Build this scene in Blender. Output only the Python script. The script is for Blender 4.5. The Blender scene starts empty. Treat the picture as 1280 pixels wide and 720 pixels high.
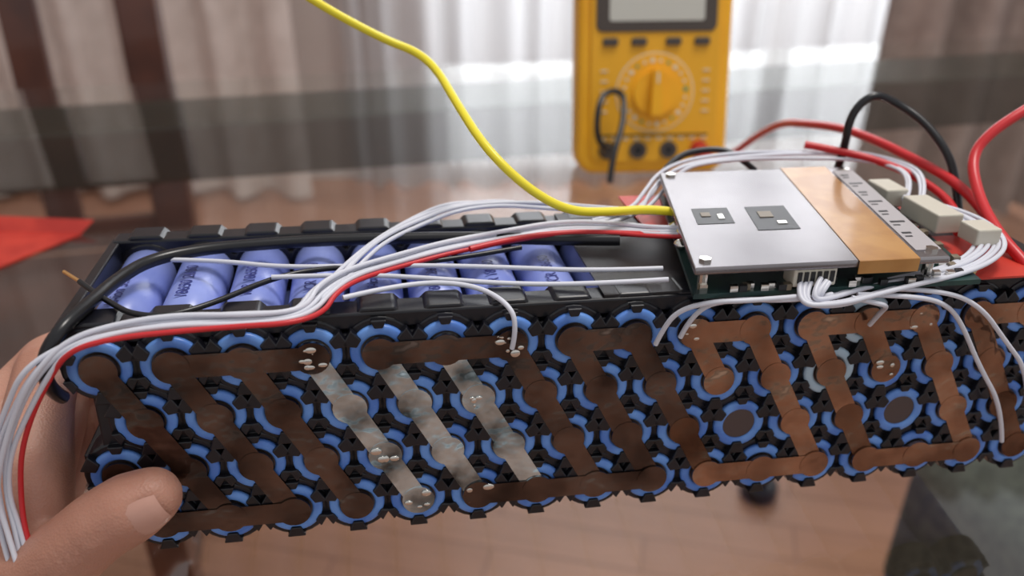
import bpy, bmesh, math, random
from mathutils import Vector, Matrix
random.seed(4)
D=bpy.data; COL=bpy.context.collection
S=.001
# ---------------------------------------------------------------- materials
def mat(name,col,rough=.5,metal=0,noise=None,bump=0,bscale=80,coat=0,bdist=.001,spec=None):
    m=D.materials.new(name);m.use_nodes=True;nt=m.node_tree;b=nt.nodes['Principled BSDF']
    b.inputs['Base Color'].default_value=(*col,1);b.inputs['Roughness'].default_value=rough;b.inputs['Metallic'].default_value=metal
    b.inputs['Coat Weight'].default_value=coat
    if spec is not None:b.inputs['Specular IOR Level'].default_value=spec
    tc=nt.nodes.new('ShaderNodeTexCoord')
    if noise:
        c2,sc=noise
        n=nt.nodes.new('ShaderNodeTexNoise');n.inputs['Scale'].default_value=sc;n.inputs['Detail'].default_value=4
        nt.links.new(tc.outputs['Object'],n.inputs['Vector'])
        r=nt.nodes.new('ShaderNodeValToRGB');r.color_ramp.elements[0].position=.38;r.color_ramp.elements[1].position=.62
        r.color_ramp.elements[0].color=(*col,1);r.color_ramp.elements[1].color=(*c2,1)
        nt.links.new(n.outputs['Fac'],r.inputs[0]);nt.links.new(r.outputs[0],b.inputs['Base Color'])
    if bump:
        n=nt.nodes.new('ShaderNodeTexNoise');n.inputs['Scale'].default_value=bscale;n.inputs['Detail'].default_value=3
        nt.links.new(tc.outputs['Object'],n.inputs['Vector'])
        bp=nt.nodes.new('ShaderNodeBump');bp.inputs['Strength'].default_value=bump;bp.inputs['Distance'].default_value=bdist
        nt.links.new(n.outputs['Fac'],bp.inputs['Height']);nt.links.new(bp.outputs[0],b.inputs['Normal'])
    return m
M=dict(
 black=mat('holder_black_plastic',(.004,.004,.006),.28,noise=((.008,.008,.013),60)),
 paper=mat('black_fish_paper',(.012,.010,.012),.4),
 ring=mat('cell_end_blue_wrap',(.08,.20,.60),.35,noise=((.15,.33,.76),90)),
 ringw=mat('cell_end_pale_wrap',(.40,.52,.62),.4),
 wrap=mat('cell_lavender_wrap',(.21,.27,.68),.28,noise=((.33,.40,.82),30)),
 print=mat('cell_print_ink',(.03,.04,.22),.5),
 steel=mat('cell_cap_steel',(.12,.10,.10),.35,.8),
 nickelb=mat('nickel_bronze_reflection',(.20,.11,.07),.16,.92,noise=((.44,.26,.17),38),bump=.9,bscale=55,bdist=.003),  # brown of the reflected room painted into the nickel's colour
 nickeld=mat('nickel_dark_reflection',(.05,.034,.028),.16,.9,noise=((.17,.115,.09),38),bump=.9,bscale=55,bdist=.003),  # darker copy of the nickel, its dim reflection put into the colour
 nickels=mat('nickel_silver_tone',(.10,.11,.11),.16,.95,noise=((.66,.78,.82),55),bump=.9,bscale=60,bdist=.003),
 alu=mat('brushed_aluminium',(.22,.205,.215),.24,.9,noise=((.36,.34,.35),12)),
 kapton=mat('kapton_tape',(.42,.19,.05),.28,.1,noise=((.56,.29,.09),50),coat=.3),
 label=mat('printed_label',(.42,.39,.40),.5),
 pcb=mat('pcb_solder_mask',(.01,.03,.035),.3,noise=((.02,.06,.05),120)),
 conn=mat('connector_cream_nylon',(.60,.56,.47),.45),
 ceramic=mat('component_ceramic',(.20,.16,.11),.4),
 chip=mat('component_black',(.01,.01,.012),.35),
 solder=mat('solder_blob',(.75,.72,.66),.15,1),
 white=mat('wire_white_silicone',(.66,.67,.74),.4),
 redw=mat('wire_red_silicone',(.58,.02,.025),.35),
 redt=mat('red_insulating_tape',(.60,.05,.03),.4,noise=((.46,.03,.02),40)),
 yel=mat('wire_yellow_silicone',(.88,.74,.03),.35),
 blk=mat('wire_black_silicone',(.008,.008,.01),.3),
 copper=mat('bare_copper',(.8,.45,.18),.3,1),
 glue=mat('hot_glue_tan',(.55,.42,.2),.4),
 myel=mat('multimeter_amber_plastic',(.92,.46,.012),.42,noise=((.86,.41,.01),25)),
 mface=mat('multimeter_face_amber',(.82,.41,.015),.45),
 mgrey=mat('multimeter_charcoal',(.07,.055,.045),.45),
 lcd=mat('lcd_grey_glass',(.55,.55,.49),.15,coat=.6),
 prt=mat('face_print_white',(.7,.66,.5),.5),
 grn=mat('face_print_green',(.1,.3,.15),.5),
 wood=mat('dark_mahogany',(.06,.019,.012),.35,noise=((.10,.032,.018),12),coat=.3),
 beam=mat('table_frame_dark',(.016,.017,.010),.4,noise=((.026,.026,.016),8)),
 nail=mat('finger_nail',(.52,.28,.215),.35,coat=.15),
 cloth=mat('grey_green_cloth',(.07,.08,.07),.9,noise=((.12,.135,.115),90),bump=.4,bscale=500),
 wall=mat('painted_wall',(.66,.58,.54),.8,noise=((.70,.62,.58),3)),
 frame=mat('window_frame_white',(.8,.8,.8),.4),
 drape=mat('drape_taupe',(.32,.26,.235),.85,noise=((.40,.33,.30),20)),
 drapel=mat('drape_cream',(.64,.57,.53),.85,noise=((.72,.65,.61),20)),
)
def skin():
    m=mat('skin',(.44,.21,.145),.48,noise=((.56,.30,.22),26));nt=m.node_tree;b=nt.nodes['Principled BSDF']
    b.inputs['Subsurface Weight'].default_value=.2;b.inputs['Subsurface Scale'].default_value=.005
    b.inputs['Subsurface Radius'].default_value=(1,.35,.2)
    tc=nt.nodes.new('ShaderNodeTexCoord')
    v=nt.nodes.new('ShaderNodeTexVoronoi');v.inputs['Scale'].default_value=1300;nt.links.new(tc.outputs['Object'],v.inputs['Vector'])
    n=nt.nodes.new('ShaderNodeTexNoise');n.inputs['Scale'].default_value=260;n.inputs['Detail'].default_value=6;nt.links.new(tc.outputs['Object'],n.inputs['Vector'])
    a=nt.nodes.new('ShaderNodeMath');a.operation='ADD';nt.links.new(v.outputs[0],a.inputs[0]);nt.links.new(n.outputs['Fac'],a.inputs[1])
    bp=nt.nodes.new('ShaderNodeBump');bp.inputs['Strength'].default_value=.3;bp.inputs['Distance'].default_value=.0004
    nt.links.new(a.outputs[0],bp.inputs['Height']);nt.links.new(bp.outputs[0],b.inputs['Normal']);return m
M['skin']=skin()
def glassmat():
    m=D.materials.new('table_glass');m.use_nodes=True;nt=m.node_tree;nt.nodes.clear()
    o=nt.nodes.new('ShaderNodeOutputMaterial');mx=nt.nodes.new('ShaderNodeMixShader');t=nt.nodes.new('ShaderNodeBsdfTransparent');t.inputs[0].default_value=(.92,.93,.915,1)
    g=nt.nodes.new('ShaderNodeBsdfGlossy');g.inputs['Roughness'].default_value=.04;g.inputs[0].default_value=(.95,.95,.95,1)
    f=nt.nodes.new('ShaderNodeFresnel');f.inputs[0].default_value=1.95
    ge=nt.nodes.new('ShaderNodeNewGeometry');iv=nt.nodes.new('ShaderNodeMath');iv.operation='SUBTRACT';iv.inputs[0].default_value=1
    mu=nt.nodes.new('ShaderNodeMath');mu.operation='MULTIPLY'
    nt.links.new(ge.outputs['Backfacing'],iv.inputs[1]);nt.links.new(iv.outputs[0],mu.inputs[0]);nt.links.new(f.outputs[0],mu.inputs[1])
    nt.links.new(mu.outputs[0],mx.inputs[0]);nt.links.new(t.outputs[0],mx.inputs[1]);nt.links.new(g.outputs[0],mx.inputs[2]);nt.links.new(mx.outputs[0],o.inputs[0]);return m
M['glass']=glassmat()
def sheer():
    m=D.materials.new('sheer_voile');m.use_nodes=True;nt=m.node_tree;nt.nodes.clear()
    o=nt.nodes.new('ShaderNodeOutputMaterial');mx=nt.nodes.new('ShaderNodeMixShader');t=nt.nodes.new('ShaderNodeBsdfTransparent')
    mx2=nt.nodes.new('ShaderNodeMixShader');d=nt.nodes.new('ShaderNodeBsdfDiffuse');tr=nt.nodes.new('ShaderNodeBsdfTranslucent')
    d.inputs[0].default_value=(.60,.58,.58,1);tr.inputs[0].default_value=(.64,.63,.64,1);mx2.inputs[0].default_value=.5;mx.inputs[0].default_value=.82
    nt.links.new(d.outputs[0],mx2.inputs[1]);nt.links.new(tr.outputs[0],mx2.inputs[2]);nt.links.new(t.outputs[0],mx.inputs[1]);nt.links.new(mx2.outputs[0],mx.inputs[2]);nt.links.new(mx.outputs[0],o.inputs[0]);return m
M['sheer']=sheer()
def parquet():
    m=D.materials.new('parquet_floor');m.use_nodes=True;nt=m.node_tree;b=nt.nodes['Principled BSDF'];b.inputs['Roughness'].default_value=.3
    tc=nt.nodes.new('ShaderNodeTexCoord');mp=nt.nodes.new('ShaderNodeMapping');mp.inputs['Rotation'].default_value=(0,0,math.radians(12))
    nt.links.new(tc.outputs['Object'],mp.inputs[0])
    br=nt.nodes.new('ShaderNodeTexBrick');br.inputs['Scale'].default_value=1;br.inputs['Brick Width'].default_value=.45;br.inputs['Row Height'].default_value=.07
    br.inputs['Mortar Size'].default_value=.0018;br.inputs['Color1'].default_value=(.66,.34,.22,1);br.inputs['Color2'].default_value=(.60,.30,.19,1);br.inputs['Mortar'].default_value=(.40,.19,.12,1)
    nt.links.new(mp.outputs[0],br.inputs[0])
    mp2=nt.nodes.new('ShaderNodeMapping');mp2.inputs['Scale'].default_value=(3,40,1);nt.links.new(mp.outputs[0],mp2.inputs[0])
    n=nt.nodes.new('ShaderNodeTexNoise');n.inputs['Scale'].default_value=2;n.inputs['Detail'].default_value=6;nt.links.new(mp2.outputs[0],n.inputs['Vector'])
    mx=nt.nodes.new('ShaderNodeMixRGB');mx.blend_type='MULTIPLY';mx.inputs[0].default_value=.3
    nt.links.new(br.outputs[0],mx.inputs[1]);nt.links.new(n.outputs['Fac'],mx.inputs[2]);nt.links.new(mx.outputs[0],b.inputs['Base Color']);return m
M['floor']=parquet()

# ---------------------------------------------------------------- helpers
def obj(name,bm,mats,parent=None,smooth=False,mw=None):
    me=D.meshes.new(name);bmesh.ops.recalc_face_normals(bm,faces=bm.faces);bm.to_mesh(me);bm.free()
    for k in (mats if isinstance(mats,(list,tuple)) else [mats]): me.materials.append(M[k])
    o=D.objects.new(name,me);COL.objects.link(o)
    if smooth:
        for p in me.polygons:p.use_smooth=True
    if parent:o.parent=parent
    if mw is not None:o.matrix_world=mw
    return o
def empty(name,mw=Matrix()):
    e=D.objects.new(name,None);COL.objects.link(e);e.empty_display_size=.02;e.matrix_world=mw;return e
def bevel(o,w,seg=2,ang=40):
    b=o.modifiers.new('b','BEVEL');b.width=w;b.segments=seg;b.limit_method='ANGLE';b.angle_limit=math.radians(ang);return o
def box(bm,a,b,mi=0,M4=None,s=S):
    a=Vector(a)*s;b=Vector(b)*s
    vs=[bm.verts.new((x,y,z)) for x in(a.x,b.x) for y in(a.y,b.y) for z in(a.z,b.z)]
    if M4 is not None:
        for v in vs:v.co=M4@v.co
    for f in((0,1,3,2),(4,6,7,5),(0,4,5,1),(2,3,7,6),(0,2,6,4),(1,5,7,3)):
        fc=bm.faces.new([vs[i] for i in f]);fc.material_index=mi
def prism(bm,pts,lo,hi,axis,mi=0,s=S):
    def mk(p,h):
        c=[0,0,0];o=[i for i in range(3) if i!=axis];c[o[0]]=p[0];c[o[1]]=p[1];c[axis]=h;return bm.verts.new(Vector(c)*s)
    A=[mk(p,lo) for p in pts];B=[mk(p,hi) for p in pts];n=len(pts)
    fs=[bm.faces.new(A),bm.faces.new(B[::-1])]+[bm.faces.new((A[i],B[i],B[(i+1)%n],A[(i+1)%n])) for i in range(n)]
    for f in fs:f.material_index=mi
def circ(u,v,r,n=28,a0=0):return [(u+r*math.cos(a0+2*math.pi*i/n),v+r*math.sin(a0+2*math.pi*i/n)) for i in range(n)]
def lathe(bm,prof,cu,cv,n=36,mi=0,s=S):
    rings=[[bm.verts.new(Vector((cu+r*math.cos(2*math.pi*i/n),cv+r*math.sin(2*math.pi*i/n),w))*s) for i in range(n)] for r,w in prof]
    m=len(rings)
    for k in range(m):
        A=rings[k];B=rings[(k+1)%m]
        for i in range(n):
            f=bm.faces.new((A[i],A[(i+1)%n],B[(i+1)%n],B[i]));f.material_index=mi;f.smooth=True
def bar(bm,p,q,wd,w0,w1,mi=0):
    p=Vector(p);q=Vector(q);d=(q-p).normalized();n=Vector((-d.y,d.x))*wd/2
    prism(bm,[(p+n)[:],(q+n)[:],(q-n)[:],(p-n)[:]],w0,w1,2,mi)
def wire(name,pts,r,m,parent=None,mw=None,s=S):
    c=D.curves.new(name,'CURVE');c.dimensions='3D';c.bevel_depth=r*s;c.bevel_resolution=4;c.use_fill_caps=True;c.resolution_u=14
    sp=c.splines.new('NURBS');sp.points.add(len(pts)-1)
    for i,p in enumerate(pts):sp.points[i].co=(p[0]*s,p[1]*s,p[2]*s,1)
    sp.order_u=3;sp.use_endpoint_u=True
    c.materials.append(M[m]);o=D.objects.new(name,c);COL.objects.link(o)
    if parent:o.parent=parent
    if mw is not None:o.matrix_world=mw
    return o

# ---------------------------------------------------------------- battery pack
# local frame in mm: u along the pack, v down its face, w back through its depth
PK=Matrix(((.9861,-.0167,-.1653,-.1190),(.1632,-.0917,.9823,.2041),(-.0316,-.9956,-.0877,.8502),(0,0,0,1)))
P=20.;R=18.6;NC=16;NR=4;DP=79
def cc(c,r):return (c*P+(10 if r%2 else 0), r*R)
pack=empty('battery_pack',PK)
def holder(w0,w1,name):
    bm=bmesh.new()
    for r in range(NR):
        for c in range(NC):
            u,v=cc(c,r);prism(bm,circ(u,v,11.2),w0,w1,2)
    box(bm,(-4,-6,w0+.2),(NC*P-6,3*R+6,w1-.2))
    box(bm,(-11,-12.4,w0+.6),(NC*P-4,-7,w1-.4))
    for c in range(NC):
        prism(bm,[(c*P-7.5,-11),(c*P-5,-13.6),(c*P+5,-13.6),(c*P+7.5,-11)],w0+1.2,w1+1.5,2)
    return bevel(obj(name,bm,'black',pack),.0007,2)
holder(.6,11,'front_cell_holder');holder(DP-10,DP,'rear_cell_holder')
bm=bmesh.new()
for (a,b) in(((-12,-12,6),(-8.5,-4,DP-5)),((-12,2*R-4,6),(-9,2*R+4,DP-5)),((NC*P-7,-12,6),(NC*P-3,-4,DP-5)),((NC*P,R-3,6),(NC*P+3,R+3,DP-5))):box(bm,a,b)
bevel(obj('end_rails',bm,'black',pack),.0006)
bm=bmesh.new()
for r in range(NR):
    for c in range(NC):
        u,v=cc(c,r);prism(bm,circ(u,v,9.1,40),8,DP-6,2)
cells=obj('cells',bm,'wrap',pack,smooth=False)
for p in cells.data.polygons:
    if len(p.vertices)==4:p.use_smooth=True
bm=bmesh.new();bs=bmesh.new();bc=bmesh.new()
for r in range(NR):
    for c in range(NC):
        u,v=cc(c,r)
        for w,sg in((0,1),(DP+.6,-1)):
            lathe(bm,[(5.6,w+.3*sg),(5.8,w-.6*sg),(6.4,w-.9*sg),(8.3,w-.9*sg),(8.9,w-.4*sg),(9,w+.8*sg)],u,v,mi=1 if (c,r) in((12,0),(11,1)) else 0)
            prism(bs,circ(u,v,5.7),w-.25 if sg>0 else w-.3,w+.6,2)
        for k in range(3):
            a=math.radians(90+120*k);d=Vector((math.cos(a),math.sin(a)));n=Vector((-d.y,d.x));cpt=Vector((u,v));e=10.6 if r==NR-1 else 11.3
            prism(bc,[(cpt+d*6.9+n*1.5)[:],(cpt+d*e+n*3.0)[:],(cpt+d*e-n*3.0)[:],(cpt+d*6.9-n*1.5)[:]],-1.7,1,2)
            a=math.radians(30+120*k);d=Vector((math.cos(a),math.sin(a)));n=Vector((-d.y,d.x))
            prism(bc,[(cpt+d*8.1+n*1.3)[:],(cpt+d*10.8+n*2.4)[:],(cpt+d*10.8-n*2.4)[:],(cpt+d*8.1-n*1.3)[:]],-1.4,1,2)
obj('cell_end_rings',bm,['ring','ringw'],pack);obj('cell_end_caps',bs,'steel',pack);bevel(obj('holder_claws',bc,'black',pack),.0004)
bn=bmesh.new()
def strip(pts,mi,wd=7.2,z=-1.9):
    for i,p in enumerate(pts):
        prism(bn,circ(p[0],p[1],5.3,24),z-.02*(i%2)-.15,z+1.2,2,mi)
        if i: bar(bn,pts[i-1],p,wd,z,z+.3,mi)
def tone(c):  # painted reflection by column: dark left, silver middle, bronze right
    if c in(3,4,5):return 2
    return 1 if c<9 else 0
for c in range(0,NC-1):
    if c in(9,12):
        strip([cc(c,0),cc(c,1)],0);strip([cc(c,2),cc(c,3)],0);continue
    t=tone(c); strip([cc(c,0),cc(c,1),cc(c+1,2),cc(c+1,3)],t)
strip([cc(15,0),cc(15,1)],0);strip([cc(0,1)],1);strip([cc(0,2),cc(0,3)],1);strip([cc(15,2),cc(15,3)],0)
for a,b,r,t in((1,3,0,1),(4,6,0,1),(7,8,0,1),(9,10,0,0),(11,13,0,0),(14,15,0,0),(0,2,3,1),(5,8,3,1),(9,11,3,0),(12,14,3,0)):
    strip([cc(i,r) for i in range(a,b+1)],t,7.6,-2.3)
obj('nickel_strips',bn,['nickelb','nickeld','nickels'],pack)
bm=bmesh.new()
def blob(bm,c,r,sc=(1,1,1)):
    bmesh.ops.create_uvsphere(bm,u_segments=12,v_segments=8,radius=1,matrix=Matrix.Translation(Vector(c)*S)@Matrix.Diagonal((r*sc[0]*S,r*sc[1]*S,r*sc[2]*S,1)))
for (c,r) in((3,0),(3,0),(5,1),(6,0),(6,0),(9,0),(13,0),(4,2),(5,3),(4,3),(12,1)):
    u,v=cc(c,r)
    for k in range(4):blob(bm,(u+random.uniform(-3.5,3.5),v+random.uniform(-3.5,3.5),-2.25),random.uniform(.5,1.2),(random.uniform(.8,1.8),random.uniform(.7,1.3),.35))
obj('solder_spots',bm,'solder',pack,True)
for c in range(0,9):
    t=D.curves.new('ink','FONT');t.body=random.choice(['ICR 18650','Li-ion 3.7V','18650 2600']);t.size=5.4*S;t.extrude=0;t.align_x='CENTER';t.align_y='CENTER';t.offset=.00006
    t.materials.append(M['print']);o=D.objects.new('cell_print_%d'%c,t);COL.objects.link(o);o.parent=pack
    o.matrix_parent_inverse=Matrix()
    o.matrix_local=Matrix(((0,-1,0,(c*P-1)*S),(0,0,-1,-9.35*S),(1,0,0,(36+random.uniform(-6,6))*S),(0,0,0,1)))
bm=bmesh.new();box(bm,(150,-13.4,2),(314,-12.6,DP-2));obj('fish_paper_sheet',bm,'paper',pack)
bm=bmesh.new();box(bm,(246,-14.2,-3),(300,-13.5,34));box(bm,(180,-14.3,50),(296,-13.6,92));obj('red_insulation_sheet',bm,'redt',pack)
bm=bmesh.new();blob(bm,(266,-16,-3),4,(1.8,.8,.8));blob(bm,(272,-16,0),3,(1.4,.8,1));obj('glue_blob',bm,'glue',pack,True)

# ---------------------------------------------------------------- BMS board
bms=empty('battery_management_board',PK)
A,B,C_,D_=Vector((192,79)),Vector((272,78)),Vector((254,-15)),Vector((172,-14))
def q(s,t):
    return ((A*(1-s)+B*s)*(1-t)+(D_*(1-s)+C_*s)*t)[:]
def quad(bm,s0,t0,s1,t1,v0,v1,mi=0):prism(bm,[q(s0,t0),q(s1,t0),q(s1,t1),q(s0,t1)],v0,v1,1,mi)
bm=bmesh.new();quad(bm,.0,.0,1,1,-28,-25.6);bevel(obj('heatsink_plate',bm,'alu',bms),.0008,3)
bm=bmesh.new();quad(bm,.01,.01,1.16,.985,-19,-17.4);obj('circuit_board',bm,'pcb',bms)
bm=bmesh.new()
for (s0,t0,s1,t1) in((.08,.46,.24,.62),(.32,.46,.50,.70)):quad(bm,s0,t0,s1,t1,-28.15,-27.9,0)  # plate cutouts: dark patches laid on top, shade of the openings as colour
for (s0,t0,s1,t1,mi) in((.11,.51,.15,.55,1),(.18,.53,.205,.58,2),(.36,.52,.42,.58,1),(.42,.62,.46,.65,2)):quad(bm,s0,t0,s1,t1,-28.4,-28.1,mi)
for i in range(26):
    s=random.uniform(.03,1.1);t=random.uniform(.93,.975);quad(bm,s,t,s+.03,t+.02,-21,-19,random.choice([0,1,2]))
for i in range(14):
    s=random.uniform(1.02,1.12);t=random.uniform(.05,.9);quad(bm,s,t,s+.03,t+.03,-21,-19,random.choice([0,1,2]))
for s,t in((.05,.05),(.95,.05),(.05,.94),(.95,.94)):
    u,w=q(s,t);prism(bm,circ(u,w,2.0,6),-28.9,-28,1,2);prism(bm,circ(u,w,1.6,12),-25.7,-19,1,2)
obj('board_components',bm,['chip','ceramic','solder'],bms)
bm=bmesh.new();quad(bm,.63,-.004,.87,1.004,-28.25,-28.02)
prism(bm,[q(.63,1.003),q(.87,1.003),q(.87,1.008),q(.63,1.008)],-28.2,-24,1);obj('kapton_strip',bm,'kapton',bms)
bm=bmesh.new();quad(bm,.885,.06,.99,.94,-28.3,-28.02,0)
for i in range(7):
    quad(bm,.90,.12+.11*i,.965 if i%2 else .94,.135+.11*i,-28.4,-28.3,1);quad(bm,.90,.155+.11*i,.93,.165+.11*i,-28.4,-28.3,1)
obj('warning_label',bm,['label','chip'],bms)
bm=bmesh.new()
def cbox(c,sz,mi=0):box(bm,(c[0]-sz[0]/2,c[1]-sz[1]/2,c[2]-sz[2]/2),(c[0]+sz[0]/2,c[1]+sz[1]/2,c[2]+sz[2]/2),mi)
cbox((211,-23,-10),(14,6.5,7));cbox((279,-24,32),(10,7,22));cbox((276,-24,56),(9,7,14));cbox((284,-24,12),(9,6,10))
bevel(obj('wire_connectors',bm,'conn',bms),.0006)
bm=bmesh.new()
for i in range(6):cbox((205.8+i*2.1,-23,-13.6),(1.3,3.5,.6))
obj('connector_slots',bm,'chip',bms)
bm=bmesh.new()
for (u,v,w,r) in((186,-22,30,3),(186,-21,38,3),(182,-21,22,2.6)):blob(bm,(u,v,w),r,(1.3,.7,1))
obj('power_solder_joints',bm,'solder',bms,True)

# ---------------------------------------------------------------- balance wires
bw=empty('balance_wire_bundle',PK)
main=[(-23,68,-22),(-26,56,-18),(-29,46,-12),(-30,34,-9),(-27,20,-9),(-21,7,-9),(-13,-5,-10),(-3,-13,-9),(10,-16,-8),(25,-17,-7.5),(42,-17,-8),(55,-17,-8),(61,-17,-3),(64,-17,8),(72,-17,20),(88,-16.5,31),(104,-16.5,39),(125,-17,46),(146,-18,50),(165,-19,44),(178,-20,36),(186,-22,30)]
def offs(pts,o,j=.5,seed=0):
    rr=random.Random(seed);out=[];n=len(pts)
    for i,p in enumerate(pts):
        a=Vector(pts[max(0,i-1)]);b=Vector(pts[min(n-1,i+1)]);t=(b-a).normalized()
        up=Vector((0,-1,0)) if abs(t.y)<.7 else Vector((0,0,-1))
        s=t.cross(up).normalized();w=s.cross(t)
        q_=Vector(p)+s*(o[0]+rr.uniform(-j,j))+w*(o[1]+rr.uniform(-j,j)*.5);out.append(q_[:])
    return out
for i,(o,m) in enumerate((((-3.4,0),'white'),((-1.5,.3),'white'),((.3,0),'white'),((2.1,.2),'white'),((3.9,-.2),'redw'),((-.7,1.7),'white'))):
    wire('strand_%d'%i,offs(main,o,.8,i),.78,m,bw)
sec=[(60,-16,4),(66,-16,16),(73,-17,30),(82,-18,47),(95,-19,62),(110,-20,72),(128,-20,74),(146,-20,69),(165,-21,58),(188,-23,46)]
for i,o in enumerate(((-2,0),(0,0),(1.9,.3),(3.9,.2))):wire('upper_strand_%d'%i,offs(sec,o,1.8,10+i),.75,'white',bw)
sec2=[(14,-15,44),(30,-15.5,40),(50,-15,33),(75,-15.5,30),(100,-15.5,27),(125,-15.5,22),(150,-16,15),(172,-17,12)]
wire('cross_strand_0',sec2,.8,'white',bw);wire('cross_strand_1',offs(sec2,(9,0),2.5,5)[2:],.8,'white',bw)
wire('cross_strand_2',[(70,-16,5),(90,-16,14),(110,-16,10),(120,-14,-3),(121,-6,-5),(120,0,-4)],.8,'white',bw)
loom=[(212,-22,-13),(206,-18,-19),(214,-16,-18),(228,-17,-14),(245,-18,-10),(262,-19,-7),(277,-20,0),(288,-21,10),(292,-22,24),(288,-23,34),(280,-24,40)]
for i in range(6):
    wire('loom_%d'%i,offs(loom,(-3.6+1.6*i,.5*(i%3)),.8,30+i),.8,'white',bw)
back=[(279,-25,44),(290,-26,58),(296,-27,76),(284,-28,92),(262,-28,96),(235,-28,96),(212,-27,94),(198,-25,86),(186,-22,70),(176,-19,58),(160,-18,50)]
for i in range(4):wire('rear_loop_%d'%i,offs(back,(-3+2*i,.3*i),1.6,50+i),.75,'white',bw)
wire('sense_0',[(206,-18,-16),(190,-18,-17),(178,-17,-14),(170,-12,-9),(167,-4,-6),(166,2,-4)],.8,'white',bw)
wire('sense_1',[(216,-18,-16),(204,-17,-17),(186,-17,-13),(176,-12,-8),(174,0,-4)],.8,'white',bw)
wire('sense_2',[(222,-17,-17),(228,-16,-19),(234,-14,-18),(238,-8,-10),(239,0,-4)],.8,'white',bw)
wire('sense_3',[(225,-17,-15),(240,-17,-18),(256,-12,-14),(268,-2,-9),(280,16,-8),(294,34,-8),(302,52,-4)],.8,'white',bw)
wire('sense_4',[(240,-17,-13),(256,-16,-14),(272,-8,-12),(286,6,-9),(300,20,-8),(306,36,-6)],.8,'white',bw)
# ---------------------------------------------------------------- thicker cables
blkc=empty('black_power_cable',PK)
wire('thick_run',[(165,-17,38),(140,-16,44),(112,-16,50),(84,-16,52),(60,-16,53),(43,-16,52),(24,-16,50),(8,-16,43),(1,-16,28),(-3,-16,10),(-7,-15,-3),(-12,-8,-6),(-14,4,-3),(-14,12,6)],2.1,'blk',blkc)
wire('thin_run',[(-9,-17,25),(-3,-16,18),(3,-15,12),(10,-15,4),(20,-15,1),(32,-15,8),(50,-15,27),(68,-15,31),(88,-15,30),(110,-15,34),(130,-16,38)],.9,'blk',blkc)
wire('bare_end',[(-15,-18,31),(-12,-17.5,28),(-9,-17,25)],.6,'copper',blkc)
wire('rear_loop',[(276,-15,95),(277,-30,92),(276,-46,91),(284,-55,91),(295,-51,90),(303,-45,80),(308,-35,68),(310,-24,62),(308,-16,55)],1.7,'blk',blkc)
wire('second_rear_loop',[(240,-22,95),(232,-29,100),(222,-30,104),(205,-28,100),(196,-22,90)],1.3,'blk',blkc)
yc=empty('yellow_cable',PK)
wire('run',[(188,-24,44),(178,-26,44),(162,-26,42),(146,-28,39),(132,-36,42),(119,-48,50),(112,-58,75),(107,-66,97),(100,-71,106),(88,-75,109),(62,-89,112),(30,-112,110),(-10,-150,90),(-50,-210,40)],1.6,'yel',yc)
rc=empty('red_power_cable',PK)
wire('run_a',[(316,36,312),(316,30,290),(314,5,250),(306,-14,205),(300,-22,170),(299,-29,135),(299,-31,105),(303,-29,82),(308,-26,60),(308,-20,40),(303,-15,20),(302,-10,8),(308,4,0),(318,20,2)],2.0,'redw',rc)
wire('run_b',[(345,-62,62),(330,-54,60),(318,-46,60),(310,-37,58),(304,-27,42),(298,-20,20),(300,-13,2),(306,0,-3),(316,14,-2)],2.0,'redw',rc)
wire('run_c',[(262,-32,98),(280,-30,90),(294,-27,76),(302,-22,58),(298,-18,40),(290,-17,30)],1.6,'redw',rc)
wire('run_d',[(178,-20,34),(170,-19,38),(150,-18.5,44),(128,-18,42),(112,-17,36)],1.1,'redw',rc)

# ---------------------------------------------------------------- hand
def chain(bm,pts,step=1.6):
    for (a,b) in zip(pts[:-1],pts[1:]):
        pa,ra=Vector(a[:3]),a[3];pb,rb=Vector(b[:3]),b[3];n=max(1,int((pb-pa).length/step))
        for i in range(n+1):
            t=i/n;c=(pa*(1-t)+pb*t)*S;r=(ra*(1-t)+rb*t)*S
            bmesh.ops.create_icosphere(bm,subdivisions=2,radius=r,matrix=Matrix.Translation(c))
hand=empty('hand',PK)
bm=bmesh.new()
chain(bm,[(11.0,37.5,-12,9.2),(4.5,40,-13.8,11.2),(-4,44.5,-14.5,11.2),(-13,52,-15,11.5),(-22,61,-13,12.5),(-36,71,-9,15),(-54,74,-6,18),(-84,72,-22,21)],1.8)
chain(bm,[(-40,34,70,11),(-24,35,92,9.6),(6,37,90.5,8.6),(24,39,89,7.4)],2)
chain(bm,[(-41,48,76,11),(-22,51,95,9.8),(10,53,91,8.8),(30,54,89,7.6)],2)
chain(bm,[(-41,62,74,10.5),(-20,68,92,9.2),(8,70,92,8.4),(26,70,89,7.2)],2)
chain(bm,[(-40,75,66,9.8),(-20,80,76,8.4),(0,78,78,7.6),(14,77,74,6.6)],2)
for k in((-40,34,70,11),(-41,48,76,11),(-41,62,74,11),(-40,74,66,10)):
    chain(bm,[k,(-58,(k[1]+62)/2+2,k[2]*.6,14),(-86,68,-6,18)],3)
chain(bm,[(-36,71,-9,14),(-29,55,1,12.5),(-28,37,10,12),(-30,28,26,11),(-34,27,48,11),(-40,34,70,11)],2)
chain(bm,[(-29,55,1,12),(-36,50,22,14),(-38,46,48,14),(-41,48,76,11)],3)
chain(bm,[(-40,74,5,14),(-40,68,25,15),(-40,64,50,14),(-41,62,74,10)],3)
chain(bm,[(-52,74,10,16),(-46,74,36,14),(-40,75,66,10)],3)
chain(bm,[(-84,70,-14,21),(-110,68,-40,22),(-170,60,-95,27),(-250,45,-170,34)],4)
me=D.meshes.new('hand_tmp');bm.to_mesh(me);bm.free()
ht=D.objects.new('hand_tmp',me);COL.objects.link(ht)
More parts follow.
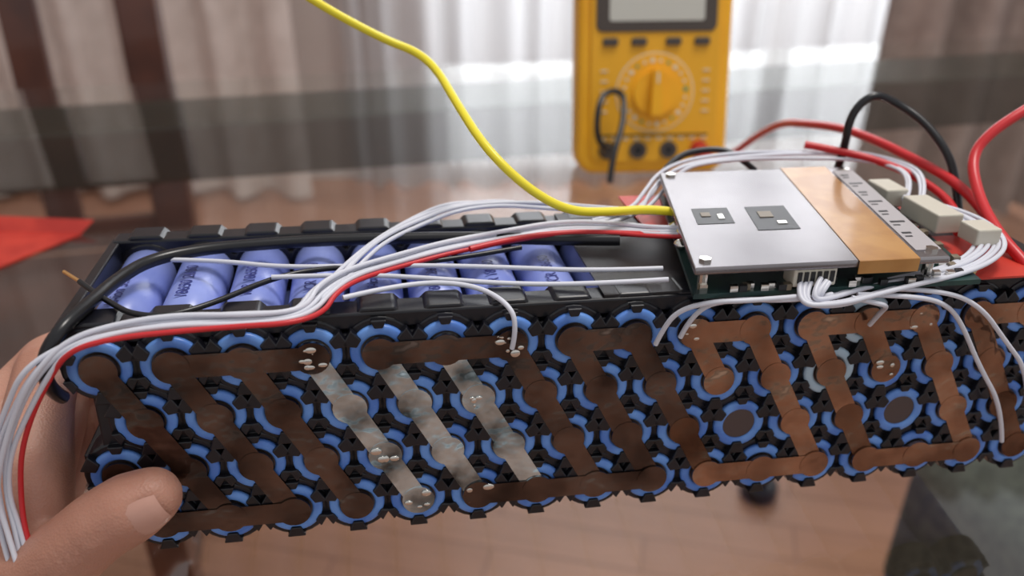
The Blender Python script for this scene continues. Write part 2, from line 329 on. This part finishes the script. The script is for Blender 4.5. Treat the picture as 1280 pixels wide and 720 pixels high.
rm=ht.modifiers.new('r','REMESH');rm.mode='VOXEL';rm.voxel_size=.0012;rm.use_smooth_shade=True
sm=ht.modifiers.new('s','SMOOTH');sm.factor=.5;sm.iterations=14
dg=bpy.context.evaluated_depsgraph_get();me2=D.meshes.new_from_object(ht.evaluated_get(dg));D.objects.remove(ht)
me2.materials.clear();me2.materials.append(M['skin'])
ax=(Vector((11,37.5,-12))-Vector((-13,52,-15))).normalized()
for v in me2.vertices:
    dd=v.co-Vector((-9,47.5,-25))*S
    if dd.length<.015:
        a=dd.dot(ax)*1000
        v.co+=Vector((0,0,1))*S*.5*(math.exp(-((a-2.8)/.6)**2)+math.exp(-((a-.3)/.6)**2)+math.exp(-((a+2.4)/.6)**2)+.6*math.exp(-((a+5)/.6)**2))*max(0,1-dd.length/.015)
for p in me2.polygons:p.use_smooth=True
ho=D.objects.new('palm_and_fingers',me2);COL.objects.link(ho);ho.parent=hand
bm=bmesh.new();g=[];c0=Vector((9.0,38.2,-13.2));ax=Vector((6,-2.6,1.2)).normalized();nn=Vector((.05,.06,-.98)).normalized();sd=ax.cross(nn).normalized();nn=sd.cross(ax)
if nn.z>0:nn=-nn
for i in range(9):
    row=[]
    for j in range(9):
        a=(j/8-.5)*2*math.radians(40)*(1-.25*abs(i/8-.5)**2*4*.6);x=(i/8-.5)*12
        rr=10.1-(.45 if i in(0,8) or j in(0,8) else 0)-.024*(x+1)**2
        row.append(bm.verts.new((c0+ax*x+nn*rr*math.cos(a)+sd*rr*math.sin(a))*S))
    g.append(row)
for i in range(8):
    for j in range(8):bm.faces.new((g[i][j],g[i+1][j],g[i+1][j+1],g[i][j+1]))
obj('thumb_nail',bm,'nail',hand,True)

# ---------------------------------------------------------------- glass table
tb=empty('glass_table',Matrix.Translation((.12,.30,0))@Matrix.Rotation(math.radians(11),4,'Z'))
bm=bmesh.new();box(bm,(-.95,-.62,.74),(1.0,.60,.75),s=1);obj('glass_top',bm,'glass',tb)
bm=bmesh.new()
box(bm,(-.93,.50,.685),(.98,.585,.738),s=1);box(bm,(-.93,-.60,.685),(.98,-.545,.738),s=1);box(bm,(-.93,-.545,.685),(-.875,.50,.738),s=1);box(bm,(.925,-.545,.685),(.98,.50,.738),s=1)
for x in(-.90,.95):
    for y in(-.57,.555):
        box(bm,(x-.035,y-.035,0),(x+.035,y+.035,.69),s=1)
bevel(obj('frame_and_legs',bm,'beam',tb),.004)

# ---------------------------------------------------------------- multimeter
mm=empty('multimeter',Matrix.Translation((.100,.600,.7505))@Matrix.Rotation(math.radians(3),4,'Z')@Matrix.Rotation(math.radians(-14),4,'X'))
def rrect(w,h,r,cx=0,cz=0,n=6):
    o=[]
    for sx,sz,a0 in((1,1,0),(-1,1,90),(-1,-1,180),(1,-1,270)):
        for i in range(n+1):
            a=math.radians(a0+90*i/n);o.append((cx+sx*(w/2-r)+r*math.cos(a),cz+sz*(h/2-r)+r*math.sin(a)))
    return o
bm=bmesh.new();prism(bm,rrect(108,156,13,0,78),-18,18,1);bevel(obj('holster',bm,'myel',mm),.005,4,50)
bm=bmesh.new();prism(bm,rrect(91,142,8,0,79),-20,-17,1);bevel(obj('front_face',bm,'mface',mm),.001,2)
bm=bmesh.new();prism(bm,rrect(84,46,5,0,121),-21,-19.5,1,0);prism(bm,rrect(66,32,2,0,121),-21.4,-20.8,1,1)
bevel(obj('display',bm,['mgrey','lcd'],mm),.0005)
bm=bmesh.new()
for x in(-32,-12,12,32):prism(bm,rrect(11,5.5,2,x,91.5),-22,-19.8,1)
bevel(obj('buttons',bm,'mgrey',mm),.0006)
bm=bmesh.new();ZC=57;prism(bm,circ(0,ZC,27.5,48),-20.4,-19.8,1,1);prism(bm,circ(0,ZC,26.6,48),-20.6,-20.3,1,0)
prism(bm,circ(0,ZC,15.5,40),-24,-20.4,1,0)
prism(bm,[(-4.2,ZC-15),(4.2,ZC-15),(3,ZC+16),(-3,ZC+16)],-31,-23.8,1,0)
prism(bm,[(-.7,ZC+7),(.7,ZC+7),(.7,ZC+14),(-.7,ZC+14)],-31.3,-30.9,1,2)
for i in range(24):
    a=2*math.pi*i/24+.1;cx,cz=22*math.cos(a),ZC+22*math.sin(a)
    prism(bm,circ(cx,cz,1.2 if i%3 else 1.8,8),-20.9,-20.5,1,2 if i%4 else 3)
obj('rotary_dial',bm,['myel','prt','prt','grn'],mm)
bm=bmesh.new()
for i,x in enumerate((-33,-11,11,33)):
    prism(bm,circ(x,17,6.2,24),-22.2,-19.8,1,0 if i!=3 else 2);prism(bm,circ(x,17,2.8,16),-22.5,-22.1,1,1)
prism(bm,rrect(78,1,.4,0,27.5),-20.6,-19.9,1,1)
for i in range(10):prism(bm,rrect(4,1.2,.5,-36+8*i,25),-20.6,-19.9,1,3)
for sx in(-1,1):
    for k in range(5):prism(bm,rrect(5,1.1,.4,sx*36,44+7*k),-20.6,-19.9,1,3)
obj('input_jacks',bm,['mgrey','chip','redt','prt'],mm)
bm=bmesh.new();box(bm,(-25,16,15),(25,20,120));obj('tilt_stand',bm,'mgrey',mm)
wire('probe_plug_lead',[(-33,-20,17),(-36,-40,20),(-44,-45,28),(-44,-44,44),(-40,-36,56),(-31,-30,60),(-23,-30,56),(-26,-44,38),(-36,-60,16),(-38,-66,1)],2.2,'blk',mm)
bm=bmesh.new();prism(bm,circ(33,17,4.5,16),-42,-22,1,0);prism(bm,circ(-33,17,4.5,16),-36,-22,1,1);bevel(obj('probe_plugs',bm,['redt','mgrey'],mm),.0006)

# ---------------------------------------------------------------- red folded card on table
bm=bmesh.new()
M4=Matrix.Translation((-.325,.465,.7502))@Matrix.Rotation(math.radians(-4),4,'Z')
pts=[(-.12,-.046),(.012,-.036),(.050,.030),(-.12,.028)]
vs=[bm.verts.new(M4@Vector((x,y,z))) for z in(0,.0012) for x,y in pts]
for f in((0,1,2,3),(7,6,5,4),(0,4,5,1),(1,5,6,2),(2,6,7,3),(3,7,4,0)):bm.faces.new([vs[i] for i in f])
vs=[bm.verts.new(M4@Vector(p)) for p in((-.12,.028,.0012),(.050,.030,.0012),(.057,.036,.008),(-.12,.036,.010))];bm.faces.new(vs)
obj('red_folded_card',bm,'redt')

# ---------------------------------------------------------------- dining chair, tucked in from the far side
def chair(x,y,rot,nm='dining_chair'):
    e=empty(nm,Matrix.Translation((x,y,0))@Matrix.Rotation(rot,4,'Z'));bm=bmesh.new()
    for sx in(-1,1):
        box(bm,(sx*.20-.02,-.20,0),(sx*.20+.02,-.16,.44),s=1)
        M4=Matrix.Translation((sx*.20,.20,0));box(bm,(-.024,-.02,0),(.024,.02,.46),M4=M4,s=1)
        M4=Matrix.Translation((sx*.20,.20,.45))@Matrix.Rotation(math.radians(-8),4,'X');box(bm,(-.024,-.02,0),(.024,.02,.60),M4=M4,s=1)
    T=Matrix.Translation((0,.20,.45))@Matrix.Rotation(math.radians(-8),4,'X')
    box(bm,(-.2,-.014,.53),(.2,.014,.60),M4=T,s=1);box(bm,(-.2,-.012,.02),(.2,.012,.06),M4=T,s=1)
    for i in range(2):
        xx=-.065+.13*i;box(bm,(xx-.022,-.008,.05),(xx+.022,.008,.54),M4=T,s=1)
    box(bm,(-.2,-.19,.39),(.2,-.17,.44),s=1);box(bm,(-.2,.18,.39),(.2,.20,.44),s=1);box(bm,(-.205,-.18,.18),(-.185,.2,.21),s=1);box(bm,(.185,-.18,.18),(.205,.2,.21),s=1)
    bevel(obj('wooden_frame',bm,'wood',e),.004)
    bm=bmesh.new();box(bm,(-.215,-.22,.44),(.215,.19,.475),s=1);bevel(obj('seat',bm,'wood',e),.012,3)
chair(-.60,.80,math.radians(12))

# ---------------------------------------------------------------- made-up stool in place of a grey-green trouser knee (below, right)
bm=bmesh.new();bmesh.ops.create_cube(bm,size=1,matrix=Matrix.Diagonal((.44,.44,.20,1)))
bmesh.ops.subdivide_edges(bm,edges=bm.edges,cuts=5,use_grid_fill=True)
for v in bm.verts:
    v.co.z+=.05*(1-(v.co.x/.22)**2)*(1-(v.co.y/.22)**2)*(1 if v.co.z>0 else 0)
st=empty('stool_for_knee',Matrix.Translation((.67,.53,0))@Matrix.Rotation(math.radians(22),4,'Z'))
o=obj('cushion',bm,'cloth',st,True);o.location=(0,0,.35);bevel(o,.03,4)
bm=bmesh.new()
for x in(-.17,.17):
    for y in(-.17,.17):box(bm,(x-.02,y-.02,0),(x+.02,y+.02,.27),s=1)
obj('legs',bm,'wood',st)
bm=bmesh.new();prism(bm,circ(0,0,30,24),0,28,2,0);prism(bm,circ(0,0,14,20),28,46,2,0)
o=bevel(obj('floor_chair_foot',bm,'chip'),.006,3);o.location=(.40,1.05,0)  # dark round chair foot on the floor, built on its own

# ---------------------------------------------------------------- room
bm=bmesh.new();box(bm,(-2.6,-2.2,-.05),(2.8,2.6,0),s=1);obj('floor',bm,'floor')
bm=bmesh.new()
WX0,WX1,WZ0,WZ1=-.25,1.75,.25,2.3
box(bm,(-2.6,2.4,0),(WX0,2.5,2.7),s=1);box(bm,(WX1,2.4,0),(2.8,2.5,2.7),s=1);box(bm,(WX0,2.4,0),(WX1,2.5,WZ0),s=1);box(bm,(WX0,2.4,WZ1),(WX1,2.5,2.7),s=1)
obj('wall_back',bm,'wall')
bm=bmesh.new();box(bm,(-2.7,-2.2,0),(-2.6,2.5,2.7),s=1);obj('wall_left',bm,'wall')
bm=bmesh.new()
for x in(WX0,(WX0+WX1)/2-.03,WX1-.06):box(bm,(x,2.42,WZ0),(x+.06,2.47,WZ1),s=1)
for z in(WZ0,WZ1-.06,1.5):box(bm,(WX0,2.42,z),(WX1,2.47,z+.06),s=1)
obj('window_1',bm,'frame')
bm=bmesh.new();box(bm,(-2.6,2.38,0),(2.8,2.4,.09),s=1);obj('baseboard_back',bm,'frame')
def curtain(x0,x1,y,amp,per,m,name,seed):
    rr=random.Random(seed);bm=bmesh.new();n=int((x1-x0)/.012);prev=None;ph=0
    for i in range(n+1):
        x=x0+(x1-x0)*i/n;ph+=.012/per*2*math.pi*rr.uniform(.5,1.5)
        col=[bm.verts.new((x+.02*math.sin(ph*.5)*(1-k/6),y+amp*math.sin(ph)*(1.15-.5*k/6),.02+2.5*k/6)) for k in range(7)]
        if prev:
            for k in range(6):bm.faces.new((prev[k],col[k],col[k+1],prev[k+1]))
        prev=col
    return obj(name,bm,m,None,True)
curtain(-.45,1.35,2.28,.03,.10,'sheer','sheer_curtain',1)
curtain(.90,2.3,2.12,.045,.15,'drape','drape_curtain',3)
curtain(-2.2,-.55,2.22,.035,.16,'drapel','drape_curtain.001',4)
bm=bmesh.new();bmesh.ops.create_cone(bm,segments=16,radius1=.015,radius2=.015,depth=5.0,matrix=Matrix.Translation((.1,2.2,2.55))@Matrix.Rotation(math.pi/2,4,'Y'));obj('curtain_rod',bm,'wood')

# ---------------------------------------------------------------- light
w=D.worlds.new('World');bpy.context.scene.world=w;w.use_nodes=True;bg=w.node_tree.nodes['Background'];bg.inputs[0].default_value=(.97,.97,1,1);bg.inputs[1].default_value=.56
def area(name,loc,tgt,size,e,col=(1,1,1)):
    l=D.lights.new(name,'AREA');l.size=size[0];l.shape='RECTANGLE';l.size_y=size[1];l.energy=e;l.color=col
    o=D.objects.new(name,l);COL.objects.link(o);o.location=loc;o.rotation_euler=(Vector(tgt)-Vector(loc)).to_track_quat('-Z','Y').to_euler()
area('window_daylight',(.75,2.75,1.5),(.5,0,.9),(2.0,2.0),90,(.93,.97,1))
area('overhead_fill',(.5,.5,2.5),(.3,.4,0),(.5,.5),21,(1,.95,.90))  # unseen overhead fill, added to brighten the floor and scene

# ---------------------------------------------------------------- camera
cam=D.cameras.new('camera');co=D.objects.new('camera',cam);COL.objects.link(co);bpy.context.scene.camera=co
cam.sensor_width=36;cam.lens=30.34;cam.clip_start=.01;co.location=(0,0,.995);co.rotation_euler=(math.radians(60),0,0)
cam.dof.use_dof=True;cam.dof.focus_distance=.27;cam.dof.aperture_fstop=8
bpy.context.scene.view_settings.view_transform='Standard'
